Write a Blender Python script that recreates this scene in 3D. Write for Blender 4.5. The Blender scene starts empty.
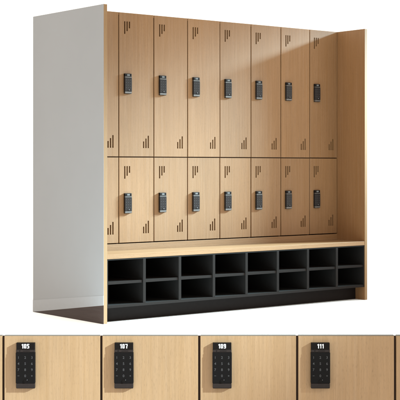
import bpy, bmesh, math, random
from mathutils import Vector, Matrix
random.seed(7)

# ------------------------------------------------------------------ units
S = 0.006864                 # one drawing unit in metres (locker bank = 320.4 units = 2.2 m)
TH = math.atan2(231.2, 294.4)
CO, SI = math.cos(TH), math.sin(TH)
F = 1260.0                   # focal length in 1/400ths of the frame width
EYE = 158.3
W, D, H = 374.3, 137.3, 320.4
TL, TR = 4.45, 4.1           # end boards
R = 46.1                     # set-back of the doors behind the bench front
X0 = TL
P = (W - TL - TR) / 8.0      # door pitch

scene = bpy.context.scene
col = scene.collection

# ------------------------------------------------------------------ materials
def new_mat(name):
    m = bpy.data.materials.new(name); m.use_nodes = True
    nt = m.node_tree; b = nt.nodes['Principled BSDF']
    return m, nt, b

def wood(name, base, axis='Z', contrast=1.0, rough=0.5, spec=0.3, tone=0.06):
    """oak veneer: long grain streaks, fine fibres, short dark pores, slow tone drift; every board gets its own cut"""
    m, nt, b = new_mat(name)
    N, L = nt.nodes, nt.links
    tc = N.new('ShaderNodeTexCoord')
    oi = N.new('ShaderNodeObjectInfo')
    off = N.new('ShaderNodeVectorMath'); off.operation = 'SCALE'
    off.inputs[0].default_value = (31.0, 17.0, 23.0)
    L.new(oi.outputs['Random'], off.inputs['Scale'])
    add = N.new('ShaderNodeVectorMath'); add.operation = 'ADD'
    L.new(tc.outputs['Object'], add.inputs[0]); L.new(off.outputs[0], add.inputs[1])
    def stretched(across, along):
        mp = N.new('ShaderNodeMapping')
        sc = {'X': (along, across, across), 'Y': (across, along, across), 'Z': (across, across, along)}[axis]
        mp.inputs['Scale'].default_value = sc
        L.new(add.outputs[0], mp.inputs['Vector'])
        return mp
    def noise(mp, scale, detail=3.0, rough_=0.55, dist=0.0):
        n = N.new('ShaderNodeTexNoise'); n.inputs['Scale'].default_value = scale
        n.inputs['Detail'].default_value = detail; n.inputs['Roughness'].default_value = rough_
        n.inputs['Distortion'].default_value = dist
        L.new(mp.outputs[0], n.inputs['Vector']); return n.outputs['Fac']
    def remap(v, lo, hi, a, c):
        r = N.new('ShaderNodeMapRange'); r.inputs['From Min'].default_value = lo; r.inputs['From Max'].default_value = hi
        r.inputs['To Min'].default_value = a; r.inputs['To Max'].default_value = c
        L.new(v, r.inputs['Value']); return r.outputs[0]
    def mul(a, c):
        n = N.new('ShaderNodeMath'); n.operation = 'MULTIPLY'; L.new(a, n.inputs[0]); L.new(c, n.inputs[1]); return n.outputs[0]
    k = contrast
    streak = remap(noise(stretched(85, 1.3), 1.0, 4, 0.6, 0.3), 0.3, 0.7, 1 - 0.06*k, 1 + 0.06*k)
    fibre = remap(noise(stretched(240, 9), 1.0, 3, 0.6), 0.3, 0.7, 1 - 0.085*k, 1 + 0.085*k)
    pores = remap(noise(stretched(560, 70), 1.0, 2, 0.5), 0.56, 0.72, 1.0, 1 - 0.20*k)
    drift = remap(noise(stretched(5, 0.7), 1.0, 2, 0.5), 0.3, 0.7, 1 - 0.05*k, 1 + 0.05*k)
    board = remap(oi.outputs['Random'], 0, 1, 1 - tone, 1 + tone)
    val = mul(mul(mul(streak, fibre), mul(pores, drift)), board)
    g = N.new('ShaderNodeVectorMath'); g.operation = 'SCALE'; g.inputs[0].default_value = base
    L.new(val, g.inputs['Scale'])
    gm = N.new('ShaderNodeHueSaturation')
    L.new(g.outputs[0], gm.inputs['Color'])
    L.new(remap(streak, 0.94, 1.06, 1.05, 0.96), gm.inputs['Saturation'])
    L.new(gm.outputs[0], b.inputs['Base Color'])
    b.inputs['Roughness'].default_value = rough
    b.inputs['Specular IOR Level'].default_value = spec
    bp = N.new('ShaderNodeBump'); bp.inputs['Strength'].default_value = 0.10; bp.inputs['Distance'].default_value = 0.0006
    L.new(mul(fibre, pores), bp.inputs['Height']); L.new(bp.outputs[0], b.inputs['Normal'])
    return m

def plain(name, base, rough=0.5, spec=0.3, metal=0.0, var=0.05, scale=30.0, bump=0.0):
    m, nt, b = new_mat(name)
    N, L = nt.nodes, nt.links
    tc = N.new('ShaderNodeTexCoord')
    n = N.new('ShaderNodeTexNoise'); n.inputs['Scale'].default_value = scale; n.inputs['Detail'].default_value = 4
    L.new(tc.outputs['Object'], n.inputs['Vector'])
    r = N.new('ShaderNodeMapRange'); r.inputs['From Min'].default_value = 0.3; r.inputs['From Max'].default_value = 0.7
    r.inputs['To Min'].default_value = 1 - var; r.inputs['To Max'].default_value = 1 + var
    L.new(n.outputs['Fac'], r.inputs['Value'])
    g = N.new('ShaderNodeVectorMath'); g.operation = 'SCALE'; g.inputs[0].default_value = base
    L.new(r.outputs[0], g.inputs['Scale']); L.new(g.outputs[0], b.inputs['Base Color'])
    b.inputs['Roughness'].default_value = rough
    b.inputs['Specular IOR Level'].default_value = spec
    b.inputs['Metallic'].default_value = metal
    if bump:
        n2 = N.new('ShaderNodeTexNoise'); n2.inputs['Scale'].default_value = 900
        L.new(tc.outputs['Object'], n2.inputs['Vector'])
        bp = N.new('ShaderNodeBump'); bp.inputs['Strength'].default_value = bump; bp.inputs['Distance'].default_value = 0.0004
        L.new(n2.outputs['Fac'], bp.inputs['Height']); L.new(bp.outputs[0], b.inputs['Normal'])
    return m

OAK = (0.196, 0.103, 0.0455)
M = {
    'oak': wood('oak_veneer', OAK),
    'oak_bench': wood('oak_bench_veneer', OAK, axis='X', contrast=1.15, tone=0.0),
    'oak_board': wood('oak_end_board', (0.186, 0.091, 0.0375), contrast=0.9, tone=0.0),
    'oak_edge': wood('oak_edge_band', (0.195, 0.112, 0.051), contrast=0.6, tone=0.0),
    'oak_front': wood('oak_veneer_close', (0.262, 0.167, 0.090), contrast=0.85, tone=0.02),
    'inner': wood('locker_inside_wood', (0.046, 0.018, 0.0065), contrast=0.5),
    'grey': plain('grey_lacquer', (0.216, 0.209, 0.212), rough=0.4, spec=0.15, var=0.02, scale=2.5),
    'mirrored_skirting': plain('painted_skirting_reflection', (0.228, 0.222, 0.227), rough=0.4, spec=0.3, var=0.02),
    'mirrored_floor': wood('painted_floor_reflection', (0.034, 0.020, 0.0165), axis='Y', contrast=1.8, rough=0.45, spec=0.15, tone=0),
    'charcoal': plain('charcoal_laminate', (0.0100, 0.0068, 0.0056), rough=0.65, spec=0.05, var=0.08, scale=60, bump=0.05),
    'black': plain('black_laminate', (0.0125, 0.0112, 0.0105), rough=0.75, spec=0.06, var=0.08, scale=60),
    'kick': plain('dark_kickboard', (0.0105, 0.0072, 0.0062), rough=0.65, spec=0.05, var=0.08, scale=60),
    'lock_body': plain('lock_black_plastic', (0.0065, 0.0048, 0.0044), rough=0.42, spec=0.11, var=0.05, scale=200),
    'lock_keypad': plain('lock_keypad_glass', (0.0145, 0.0125, 0.0128), rough=0.26, spec=0.24, var=0.03, scale=200),
    'close_body': plain('lock_matt_black', (0.0048, 0.0036, 0.0032), rough=0.5, spec=0.07, var=0.05, scale=200),
    'close_keypad': plain('lock_keypad_matt', (0.0040, 0.0036, 0.0038), rough=0.4, spec=0.07, var=0.04, scale=200),
    'lock_collar': plain('lock_dark_metal', (0.14, 0.132, 0.128), rough=0.38, spec=0.4, metal=0.8, var=0.08, scale=150),
    'ink_glint_white': plain('white_print_and_glint', (0.55, 0.55, 0.56), rough=0.5, var=0.02),
    'ink_glint_grey': plain('grey_print_and_glint', (0.085, 0.085, 0.09), rough=0.5, var=0.02),
    'ink_keys': plain('dim_grey_print', (0.038, 0.038, 0.040), rough=0.5, var=0.02),
    'ink_plate': plain('worn_pale_print', (0.17, 0.17, 0.17), rough=0.5, var=0.02),
    'trim': plain('pale_grey_edge_trim', (0.11, 0.10, 0.09), rough=0.5, spec=0.3, var=0.03),
    'floor': plain('white_floor', (0.985, 0.985, 0.985), rough=0.9, spec=0.0, var=0.004, scale=1.0),
}

# ------------------------------------------------------------------ mesh helpers
class MB:
    """collects shapes (given in drawing units) into one mesh"""
    def __init__(self): self.bm = bmesh.new(); self.mats = []
    def mi(self, key):
        if key not in self.mats: self.mats.append(key)
        return self.mats.index(key)
    def box(self, x0, x1, y0, y1, z0, z1, mat, bevel=0.0, seg=2, edge=None):
        t = bmesh.new()
        bmesh.ops.create_cube(t, size=1.0)
        for v in t.verts:
            v.co = Vector((x0 + (v.co.x+.5)*(x1-x0), y0 + (v.co.y+.5)*(y1-y0), z0 + (v.co.z+.5)*(z1-z0)))
        i = self.mi(mat)
        for f in t.faces: f.material_index = i
        if edge:                                    # {'-y': 'oak_edge', ...}: banded edges
            for f in t.faces:
                f.normal_update(); n = f.normal
                for kx, mk in edge.items():
                    ax = 'xyz'.index(kx[1]); sg = 1 if kx[0] == '+' else -1
                    if n[ax]*sg > 0.9: f.material_index = self.mi(mk)
        if bevel:
            bmesh.ops.bevel(t, geom=list(t.edges), offset=bevel, segments=seg, profile=0.6, affect='EDGES')
        self.merge(t)
        return self
    def merge(self, t):
        tmp = bpy.data.meshes.new('tmp'); t.to_mesh(tmp); t.free()
        self.bm.from_mesh(tmp); bpy.data.meshes.remove(tmp)
    def prism(self, poly, axis, a, b, mat):
        """poly in the two other axes, extruded from a to b along axis"""
        t = bmesh.new()
        def pt(p, h):
            return {'x': (h, p[0], p[1]), 'y': (p[0], h, p[1]), 'z': (p[0], p[1], h)}[axis]
        v0 = [t.verts.new(pt(p, a)) for p in poly]; v1 = [t.verts.new(pt(p, b)) for p in poly]
        t.faces.new(v0); t.faces.new(list(reversed(v1)))
        n = len(poly)
        for k in range(n): t.faces.new((v0[k], v1[k], v1[(k+1) % n], v0[(k+1) % n]))
        bmesh.ops.recalc_face_normals(t, faces=list(t.faces))
        i = self.mi(mat)
        for f in t.faces: f.material_index = i
        self.merge(t); return self
    def text(self, body, cx, cz, height, y, depth, mat, bold=0.0, squeeze=1.0):
        """raised lettering on a plane facing -y"""
        cu = bpy.data.curves.new('lettering', 'FONT'); cu.body = body
        cu.align_x = 'CENTER'; cu.align_y = 'CENTER'; cu.size = 1.0; cu.extrude = 0.01; cu.offset = bold
        cu.space_character = 1.0 + bold*1.2; cu.resolution_u = 3
        ob = bpy.data.objects.new('lettering', cu); col.objects.link(ob)
        bpy.context.view_layer.update()
        dg = bpy.context.evaluated_depsgraph_get()
        me = bpy.data.meshes.new_from_object(ob.evaluated_get(dg))
        bpy.data.objects.remove(ob); bpy.data.curves.remove(cu)
        xs = [v.co.x for v in me.vertices]; ys = [v.co.y for v in me.vertices]
        mx, my = (min(xs)+max(xs))/2, (min(ys)+max(ys))/2
        k = height/0.70 if height else 1
        for v in me.vertices:
            x, z, d = (v.co.x-mx)*k*squeeze, (v.co.y-my)*k, v.co.z
            v.co = (cx + x, y - (depth if d > 0 else -0.02), cz + z)
        me.materials.clear()
        i = self.mi(mat)
        for p in me.polygons: p.material_index = i
        self.bm.from_mesh(me); bpy.data.meshes.remove(me)
        return self
    def numerals(self, body, cx, cz, h, y, depth, mat, t=0.42, w=1.08, gap=0.30):
        """bold squared numerals built from butted bars"""
        m = h/2
        G = {'1': (0.78, [(.36, .78, 0, h), (.02, .36, h-.62, h-.2)]),
             '0': (w, [(0, t, .14, h-.14), (w-t, w, .14, h-.14), (.14, w-.14, 0, .14), (t, w-t, .14, .36), (.14, w-.14, h-.14, h), (t, w-t, h-.36, h-.14)]),
             '5': (w, [(0, w, h-.36, h), (0, t, m-.05, h-.36), (t, w-.14, m-.05, m+.3), (w-t, w, .14, m-.05), (0, w-.14, 0, .14), (0, w-t, .14, .36)]),
             '7': (w, [(0, w, h-.38, h), (w-t-.02, w-.02, m, h-.38), (w-t-.2, w-.2, 0, m)]),
             '9': (w, [(0, t, m+.05, h-.14), (w-t, w, .14, h-.14), (.14, w-.14, h-.14, h), (t, w-t, h-.36, h-.14), (.12, w-t, m-.22, m+.05), (t, w-t, m+.05, m+.09), (.05, w-.14, 0, .14), (.05, w-t, .14, .36)])}
        tot = sum(G[c][0] for c in body) + gap*(len(body)-1)
        x = cx - tot/2
        for c in body:
            for a, b_, z0, z1 in G[c][1]:
                self.box(x+a, x+b_, y-depth, y+.05, cz-m+z0, cz-m+z1, mat)
            x += G[c][0] + gap
        return self
    def disc(self, cx, cz, r, y0, y1, mat, n=28):
        return self.prism([(cx+r*math.cos(2*math.pi*k/n), cz+r*math.sin(2*math.pi*k/n)) for k in range(n)], 'y', y0, y1, mat)
    def build(self, name, parent=None, loc=(0, 0, 0), smooth=False):
        me = bpy.data.meshes.new(name)
        bmesh.ops.scale(self.bm, vec=(S, S, S), verts=list(self.bm.verts))
        self.bm.to_mesh(me); self.bm.free()
        for k in self.mats: me.materials.append(M[k])
        ob = bpy.data.objects.new(name, me); col.objects.link(ob)
        ob.location = Vector(loc)*S
        if parent: ob.parent = parent
        return ob

def copy_part(o, parent, loc=None):
    c = o.copy(); col.objects.link(c); c.parent = parent
    if loc is not None: c.location = Vector(loc)*S
    for ch in list(o.children): copy_part(ch, c)
    return c

def thing(name, label, cat, loc=(0, 0, 0), rz=0.0, group=None):
    o = bpy.data.objects.new(name, None); col.objects.link(o)
    o.empty_display_size = 0.2
    o.location = Vector(loc)*S; o.rotation_euler = (0, 0, rz)
    o['label'] = label; o['category'] = cat
    if group: o['group'] = group
    return o

def door_mesh(w, h, th, slots):
    """a door board with slots cut right through; origin at its lower left front corner"""
    mb = MB(); bm = mb.bm
    i_face, i_edge = mb.mi('oak'), mb.mi('inner')
    b = 0.22
    xs = sorted({0.0, w} | {round(s[k], 4) for s in slots for k in (0, 1)})
    zs = sorted({0.0, h} | {round(s[k], 4) for s in slots for k in (2, 3)})
    V = {}
    def v(x, y, z):
        key = (round(x, 4), round(y, 4), round(z, 4))
        if key not in V: V[key] = bm.verts.new(key)
        return V[key]
    def q(a, b_, c, d, i=i_face):
        f = bm.faces.new((a, b_, c, d)); f.material_index = i
    def inset(x, z):                               # front face is a little smaller: eased edges
        xx = b if x == 0 else (w-b if x == w else x); zz = b if z == 0 else (h-b if z == h else z)
        return xx, zz
    def hole(xa, xb, za, zb):
        return any(s[0]-1e-3 <= xa and xb <= s[1]+1e-3 and s[2]-1e-3 <= za and zb <= s[3]+1e-3 for s in slots)
    for a in range(len(xs)-1):
        for c in range(len(zs)-1):
            if hole(xs[a], xs[a+1], zs[c], zs[c+1]): continue
            p = [inset(xs[a], zs[c]), inset(xs[a+1], zs[c]), inset(xs[a+1], zs[c+1]), inset(xs[a], zs[c+1])]
            q(*[v(x, 0, z) for x, z in p])
            p = [(xs[a], zs[c]), (xs[a], zs[c+1]), (xs[a+1], zs[c+1]), (xs[a+1], zs[c])]
            q(*[v(x, th, z) for x, z in p])
    for s in slots:
        x0, x1, z0, z1 = [round(k, 4) for k in s]
        zz = [z for z in zs if z0-1e-3 <= z <= z1+1e-3]; xx = [x for x in xs if x0-1e-3 <= x <= x1+1e-3]
        for k in range(len(zz)-1):
            q(v(x0, 0, zz[k]), v(x0, 0, zz[k+1]), v(x0, th, zz[k+1]), v(x0, th, zz[k]))
            q(v(x1, 0, zz[k+1]), v(x1, 0, zz[k]), v(x1, th, zz[k]), v(x1, th, zz[k+1]))
        for k in range(len(xx)-1):
            q(v(xx[k], 0, z0), v(xx[k], th, z0), v(xx[k+1], th, z0), v(xx[k+1], 0, z0))
            q(v(xx[k], 0, z1), v(xx[k+1], 0, z1), v(xx[k+1], th, z1), v(xx[k], th, z1))
    # eased rim and outer edges
    for k in range(len(zs)-1):
        for x, fl in ((0.0, False), (w, True)):
            A = [v(*((inset(x, zs[k])[0], 0, inset(x, zs[k])[1]))), v(*((inset(x, zs[k+1])[0], 0, inset(x, zs[k+1])[1]))), v(x, b, zs[k+1]), v(x, b, zs[k])]
            B = [v(x, b, zs[k]), v(x, b, zs[k+1]), v(x, th, zs[k+1]), v(x, th, zs[k])]
            for qd in (A, B): q(*(reversed(qd) if fl else qd))
    for k in range(len(xs)-1):
        for z, fl in ((0.0, True), (h, False)):
            A = [v(inset(xs[k], z)[0], 0, inset(xs[k], z)[1]), v(inset(xs[k+1], z)[0], 0, inset(xs[k+1], z)[1]), v(xs[k+1], b, z), v(xs[k], b, z)]
            B = [v(xs[k], b, z), v(xs[k+1], b, z), v(xs[k+1], th, z), v(xs[k], th, z)]
            for qd in (A, B): q(*(reversed(qd) if fl else qd))
    bmesh.ops.recalc_face_normals(bm, faces=list(bm.faces))
    return mb

LW, LH, LD = 9.0, 21.3, 2.5     # keypad lock; origin at its lower left back corner, front faces -y
def lock_shell(mb):
    mb.box(0.18, LW-0.18, -0.75*LD, 0, 0.05, LH, 'lock_body', 0.22)
    mb.box(0, LW, -LD, -0.2, 2.55, LH-4.45, 'lock_keypad', 0.28)
    mb.box(0.12, LW-0.12, -LD+0.12, -0.1, 0.28, 2.50, 'lock_collar', 0.25)
    mb.box(0.12, LW-0.12, -LD+0.12, -0.1, LH-4.40, LH-3.10, 'lock_collar', 0.22)
    mb.box(0.25, LW-0.25, -LD+0.22, -0.1, LH-3.05, LH-0.02, 'lock_body', 0.20)
    return mb
def lock_mesh_small():
    mb = lock_shell(MB())
    for r in range(4):
        for c in range(3):
            mb.disc(1.75 + c*2.75, LH-6.7-r*2.75, 0.24, -LD-0.03, -LD+0.05, 'ink_glint_grey', 8)
    mb.disc(4.6, 3.75, 0.75, -LD-0.22, -LD+0.05, 'lock_body', 16)
    mb.disc(5.2, 4.15, 0.26, -LD-0.26, -LD-0.1, 'ink_glint_white', 10)  # highlight on the button, painted as a pale dot
    # the number plate: far too small to read in the photograph, a pale mark only
    for x, wd in ((3.05, .62), (4.15, .80), (5.35, .80)):
        mb.box(x, x+wd, -LD+0.16, -LD+0.3, LH-2.4, LH-0.7, 'ink_plate')
    return mb

# ------------------------------------------------------------------ setting
fl = MB()
fl.box(-9000, 9000, -9000, 9000, -30, -0.0, 'floor')
g = fl.build('floor'); g['kind'] = 'structure'; g['label'] = 'seamless white studio floor'

# ------------------------------------------------------------------ the locker bank
bank = thing('locker_bank', 'large oak locker bank with two rows of keypad doors above bench and shoe cubbies', 'locker bank')

# left end board, clad in grey; reflected baseboard and floor put in as coloured inlays
lb = MB().box(0.25, TL, 0, D, 0, H, 'oak_board', 0.12, edge={'-y': 'oak_edge'})
left = lb.build('end_panel', bank); left['label'] = 'end board with grey outer face'
cl = MB().prism([(0.0, 18.8), (0.0, H), (D, H), (D, 0.0)], 'x', 0.0, 0.25, 'grey').build('grey_cladding', left)
MB().prism([(0.0, 18.9), (0.0, 28.8), (D, 12.8), (D, 0.1)], 'x', -0.22, -0.002, 'mirrored_skirting').build('skirting_reflection', left)
MB().prism([(0.0, 0.0), (0.0, 18.6), (D-0.8, 0.0)], 'x', -0.15, 0.25, 'mirrored_floor').build('floor_reflection', left)

right = MB().box(W-TR, W, 0, D, 0, H, 'oak_board', 0.12, edge={'-y': 'oak_edge'}).build('end_panel', bank)
MB().box(TL, W-TR, D-2, D, 0, H, 'inner').build('back_panel', bank)
MB().box(TL, W-TR, R+0.6, D-2, H-2.6, H-0.2, 'oak_board').build('top_panel', bank)

# carcass behind the doors
cb = MB()
cb.box(TL, W-TR, R+3.0, D-2, 69.6, 76.0, 'inner')
cb.box(TL, W-TR, R+3.0, D-2, 166.6, 169.0, 'inner')
for k in range(1, 8):
    cb.box(X0+k*P-1.1, X0+k*P+1.1, R+2.95, D-2, 76.0, 166.6, 'inner')
    cb.box(X0+k*P-1.1, X0+k*P+1.1, R+2.95, D-2, 169.0, H-2.6, 'inner')
cb.build('carcass', bank)

# bench seat with its low upstand under the doors
MB().box(TL, W-TR, 0.15, R+3.0, 64.7, 69.3, 'oak_bench', 0.25, 3, edge={'-y': 'oak_bench'}).build('bench', bank)
MB().box(TL, W-TR, R+0.1, R+2.9, 69.35, 76.2, 'oak_bench', 0.12).build('upstand', bank)

# doors
GAP = 0.52
Z_LO, Z_MID, Z_HI = 77.2, 167.8, 320.4
def slots(w, h):
    o = []
    for x, ln in ((7.7, 13.3), (10.75, 10.2), (13.8, 7.1)):
        o.append((x-GAP-.78, x-GAP+.78, h-9.1-ln, h-9.1))
    for x, ln in ((13.6, 7.1), (10.5, 10.2), (7.45, 13.3)):
        o.append((w+GAP-x-.78, w+GAP-x+.78, 9.1, 9.1+ln))
    return o
dw = P - 2*GAP
hu, hl = Z_HI-(Z_MID+GAP), (Z_MID-GAP)-Z_LO
up = door_mesh(dw, hu, 2.7, slots(dw, hu)).build('door', bank, (X0+GAP, R, Z_MID+GAP))
lo = door_mesh(dw, hl, 2.7, slots(dw, hl)).build('door', bank, (X0+GAP, R, Z_LO))
lk = lock_mesh_small().build('lock', up, (6.2-GAP, -0.02, 245.3-LH/2-(Z_MID+GAP)))
lk2 = lk.copy(); col.objects.link(lk2); lk2.parent = lo
lk2.location = Vector((6.2-GAP, -0.02, 118.8-LH/2-Z_LO))*S
for k in range(1, 8):
    for src, z in ((up, Z_MID+GAP), (lo, Z_LO)):        # hung by hand: hair-fine differences in gap and flushness
        c = copy_part(src, bank, (X0+GAP+k*P+random.uniform(-.10, .10), R+random.uniform(-.10, .10), z+random.uniform(-.06, .06)))
        c.rotation_euler = (0, math.radians(random.uniform(-.05, .05)), math.radians(random.uniform(-.12, .12)))

# shoe cubbies
CY = 0.55
rk = MB()
rk.box(TL, W-TR, 62, 64, 15.4, 64.6, 'black')
rk.box(TL, TL+1.3, CY, 62, 18.3, 63.4, 'black')
rk.box(W-TR-1.3, W-TR, CY, 62, 18.3, 63.4, 'black')
rk.box(TL, W-TR, CY, 62, 63.4, 64.6, 'black')
rack = rk.build('shoe_rack', bank)
MB().box(TL, W-TR, CY, 62, 15.4, 18.25, 'charcoal', 0.12, edge={'+z': 'black'}).build('base_shelf', rack)
dv = MB().box(-1.65, 1.65, CY-0.1, 62, 18.3, 63.35, 'black', 0.10, edge={'-y': 'charcoal'})
dv0 = dv.build('divider', rack, (X0+P+0.5, 0, 0))
for k in range(2, 8): copy_part(dv0, rack, (X0+k*P+0.5, 0, 0))
sh0 = MB().box(0, P-3.5, CY+0.5, 62, 39.0, 41.7, 'black', 0.10, edge={'-y': 'charcoal', '+z': 'charcoal'}).build('shelf', rack, (X0+1.4, 0, 0))
for k in range(1, 8):
    c = copy_part(sh0, rack, (X0+k*P+0.5+1.68, 0, 0))
MB().box(TL, W-TR, 15.4, 17.6, 0, 15.35, 'kick').build('kickboard', bank)

# ------------------------------------------------------------------ the low front row of lockers (four keypads in close view)
ZF = 588.0
def cam_to_world(X, Z):
    dx, dz = X + 96.5, Z - F
    return dx*CO + dz*SI, -dx*SI + dz*CO
TOP = EYE - (335.2-166.0)/F*ZF
def lock_close(parent, number):
    x, z = 6.15, EYE - (387.9-166.0)/F*ZF
    base = MB().box(0.18, LW-0.18, -0.75*LD, 0, 0.05, LH, 'close_body', 0.22, 3).build('lock', parent, (x, -0.02, z))
    kp = MB().box(0, LW, -LD, -0.2, 2.55, LH-4.45, 'close_keypad', 0.28, 3)
    rows = ('123', '456', '789', '-0*')
    for r, row in enumerate(rows):
        for c, ch in enumerate(row):
            px = 1.28 + c*3.12; pz = LH - (6.75 + r*2.84)
            if ch == '-': kp.box(px-.42, px+.42, -LD-0.02, -LD+.05, pz-.1, pz+.1, 'ink_keys')
            else: kp.text(ch, px, pz, 1.15 if ch != '*' else 1.15, -LD, 0.02, 'ink_keys', 0.012)
    kp.build('keypad', base)
    kn = MB().disc(4.55, 3.55, 0.80, -LD-0.35, -LD+0.02, 'close_body')
    kn.disc(4.55, 3.55, 0.42, -LD-0.42, -LD-0.3, 'close_keypad').disc(5.35, 4.15, 0.17, -LD-0.4, -LD+0.02, 'ink_glint_grey', 12)  # the small grey disc is a painted highlight beside the keyhole
    kn.build('keyhole', base)
    cl = MB().box(0.12, LW-0.12, -LD+0.12, -0.1, 0.28, 2.50, 'lock_collar_close', 0.25, 3)
    cl.build('collar', base)
    cl = MB().box(0.12, LW-0.12, -LD+0.12, -0.1, LH-4.40, LH-3.10, 'lock_collar_close', 0.22, 3)
    cl.disc(1.9, LH-3.72, 0.30, -LD+0.07, -LD+.2, 'close_keypad', 14)
    cl.box(3.4, 6.6, -LD+0.08, -LD+.2, LH-3.86, LH-3.62, 'close_keypad')
    cl.build('collar', base)
    dp = MB().box(0.25, LW-0.25, -LD+0.22, -0.1, LH-3.05, LH-0.02, 'close_body', 0.20, 3)
    if number: dp.numerals(number, LW/2, LH-1.52, 2.05, -LD+0.22, 0.03, 'ink_glint_white')
    dp.build('number_plate', base)
M['lock_collar_close'] = plain('lock_bronze_black_metal', (0.017, 0.0125, 0.0115), rough=0.45, spec=0.12, metal=0.1, var=0.08, scale=150)

infos = [
    (None, 'low pale oak locker cut off by the left edge, left of the one numbered 105'),
    ('105', 'low pale oak locker with a black keypad lock numbered 105'),
    ('107', 'low pale oak locker with a black keypad lock numbered 107'),
    ('109', 'low pale oak locker with a black keypad lock numbered 109'),
    ('111', 'low oak locker in duller light with a black keypad lock numbered 111'),
    (None, 'low oak locker cut off by the right edge, right of the one numbered 111'),
]
for k, (num, label) in enumerate(infos):
    XL = (3.3-200.0)/F*ZF + (k-1)*P
    wx, wy = cam_to_world(XL, ZF)
    t = thing('low_locker', label, 'locker', (wx, wy, 0), -TH, 'low lockers in the front row')
    MB().box(0, P, 4.0, 30, 0, TOP-5.0, 'inner').box(0, P, 2.95, 4.0, 0, TOP-0.6, 'inner').build('carcass', t)
    d = MB().box(0.54, P-0.54, 0, 2.9, 1.5, TOP-0.32, 'oak_front', 0.14, 3).build('door', t)
    MB().box(0.54, P-0.54, 0.02, 2.9, TOP-0.31, TOP, 'trim', 0.06).build('edge_trim', d)
    if num: lock_close(d, num)

# ------------------------------------------------------------------ light
world = bpy.data.worlds.new('World'); scene.world = world; world.use_nodes = True
bg = world.node_tree.nodes['Background']
bg.inputs['Color'].default_value = (1.0, 0.95, 0.85, 1); bg.inputs['Strength'].default_value = 1.75

def aim(o, target):
    d = Vector(target)*S - o.location
    o.rotation_euler = d.to_track_quat('-Z', 'Y').to_euler()
def area(name, loc, target, sx, sy, power, spread, color=(1, 1, 1)):
    l = bpy.data.lights.new(name, 'AREA'); l.shape = 'RECTANGLE'; l.size = sx*S; l.size_y = sy*S
    l.energy = power; l.spread = math.radians(spread); l.color = color
    o = bpy.data.objects.new(name, l); col.objects.link(o)
    o.location = Vector(loc)*S; aim(o, target); return o
# broad window-like key from the right front
area('key_lamp', (1041, -273, 537), (-278, 46, -98), 330, 66, 214, 23.9, (0.51, 0.735, 0.82))
# smaller key for the front row, from its right
kx, ky = cam_to_world(1300, ZF-650)
tx, ty = cam_to_world(-124, ZF)
sp = bpy.data.lights.new('front_lamp', 'SPOT'); sp.energy = 19500; sp.spot_size = math.radians(6.9); sp.spot_blend = 0.16
sp.shadow_soft_size = 24*S; sp.color = (0.72, 0.92, 1.0)
so = bpy.data.objects.new('front_lamp', sp); col.objects.link(so); so.location = Vector((kx, ky, 66+700))*S; aim(so, (tx, ty, 66))

# ------------------------------------------------------------------ camera
cd = bpy.data.cameras.new('camera'); cam = bpy.data.objects.new('camera', cd); col.objects.link(cam)
cd.sensor_width = 36; cd.lens = 36*F/400.0; cd.shift_y = -(200-166)/400.0
cd.clip_end = 500; cd.clip_start = 0.05
cx, cy = cam_to_world(0, 0)
cam.location = Vector((cx, cy, EYE))*S
cam.rotation_euler = (math.radians(90), 0, -TH)
scene.camera = cam

scene.view_settings.view_transform = 'Standard'; scene.view_settings.look = 'None'
scene.view_settings.exposure = 0; scene.view_settings.gamma = 1
scene.cycles.max_bounces = 8
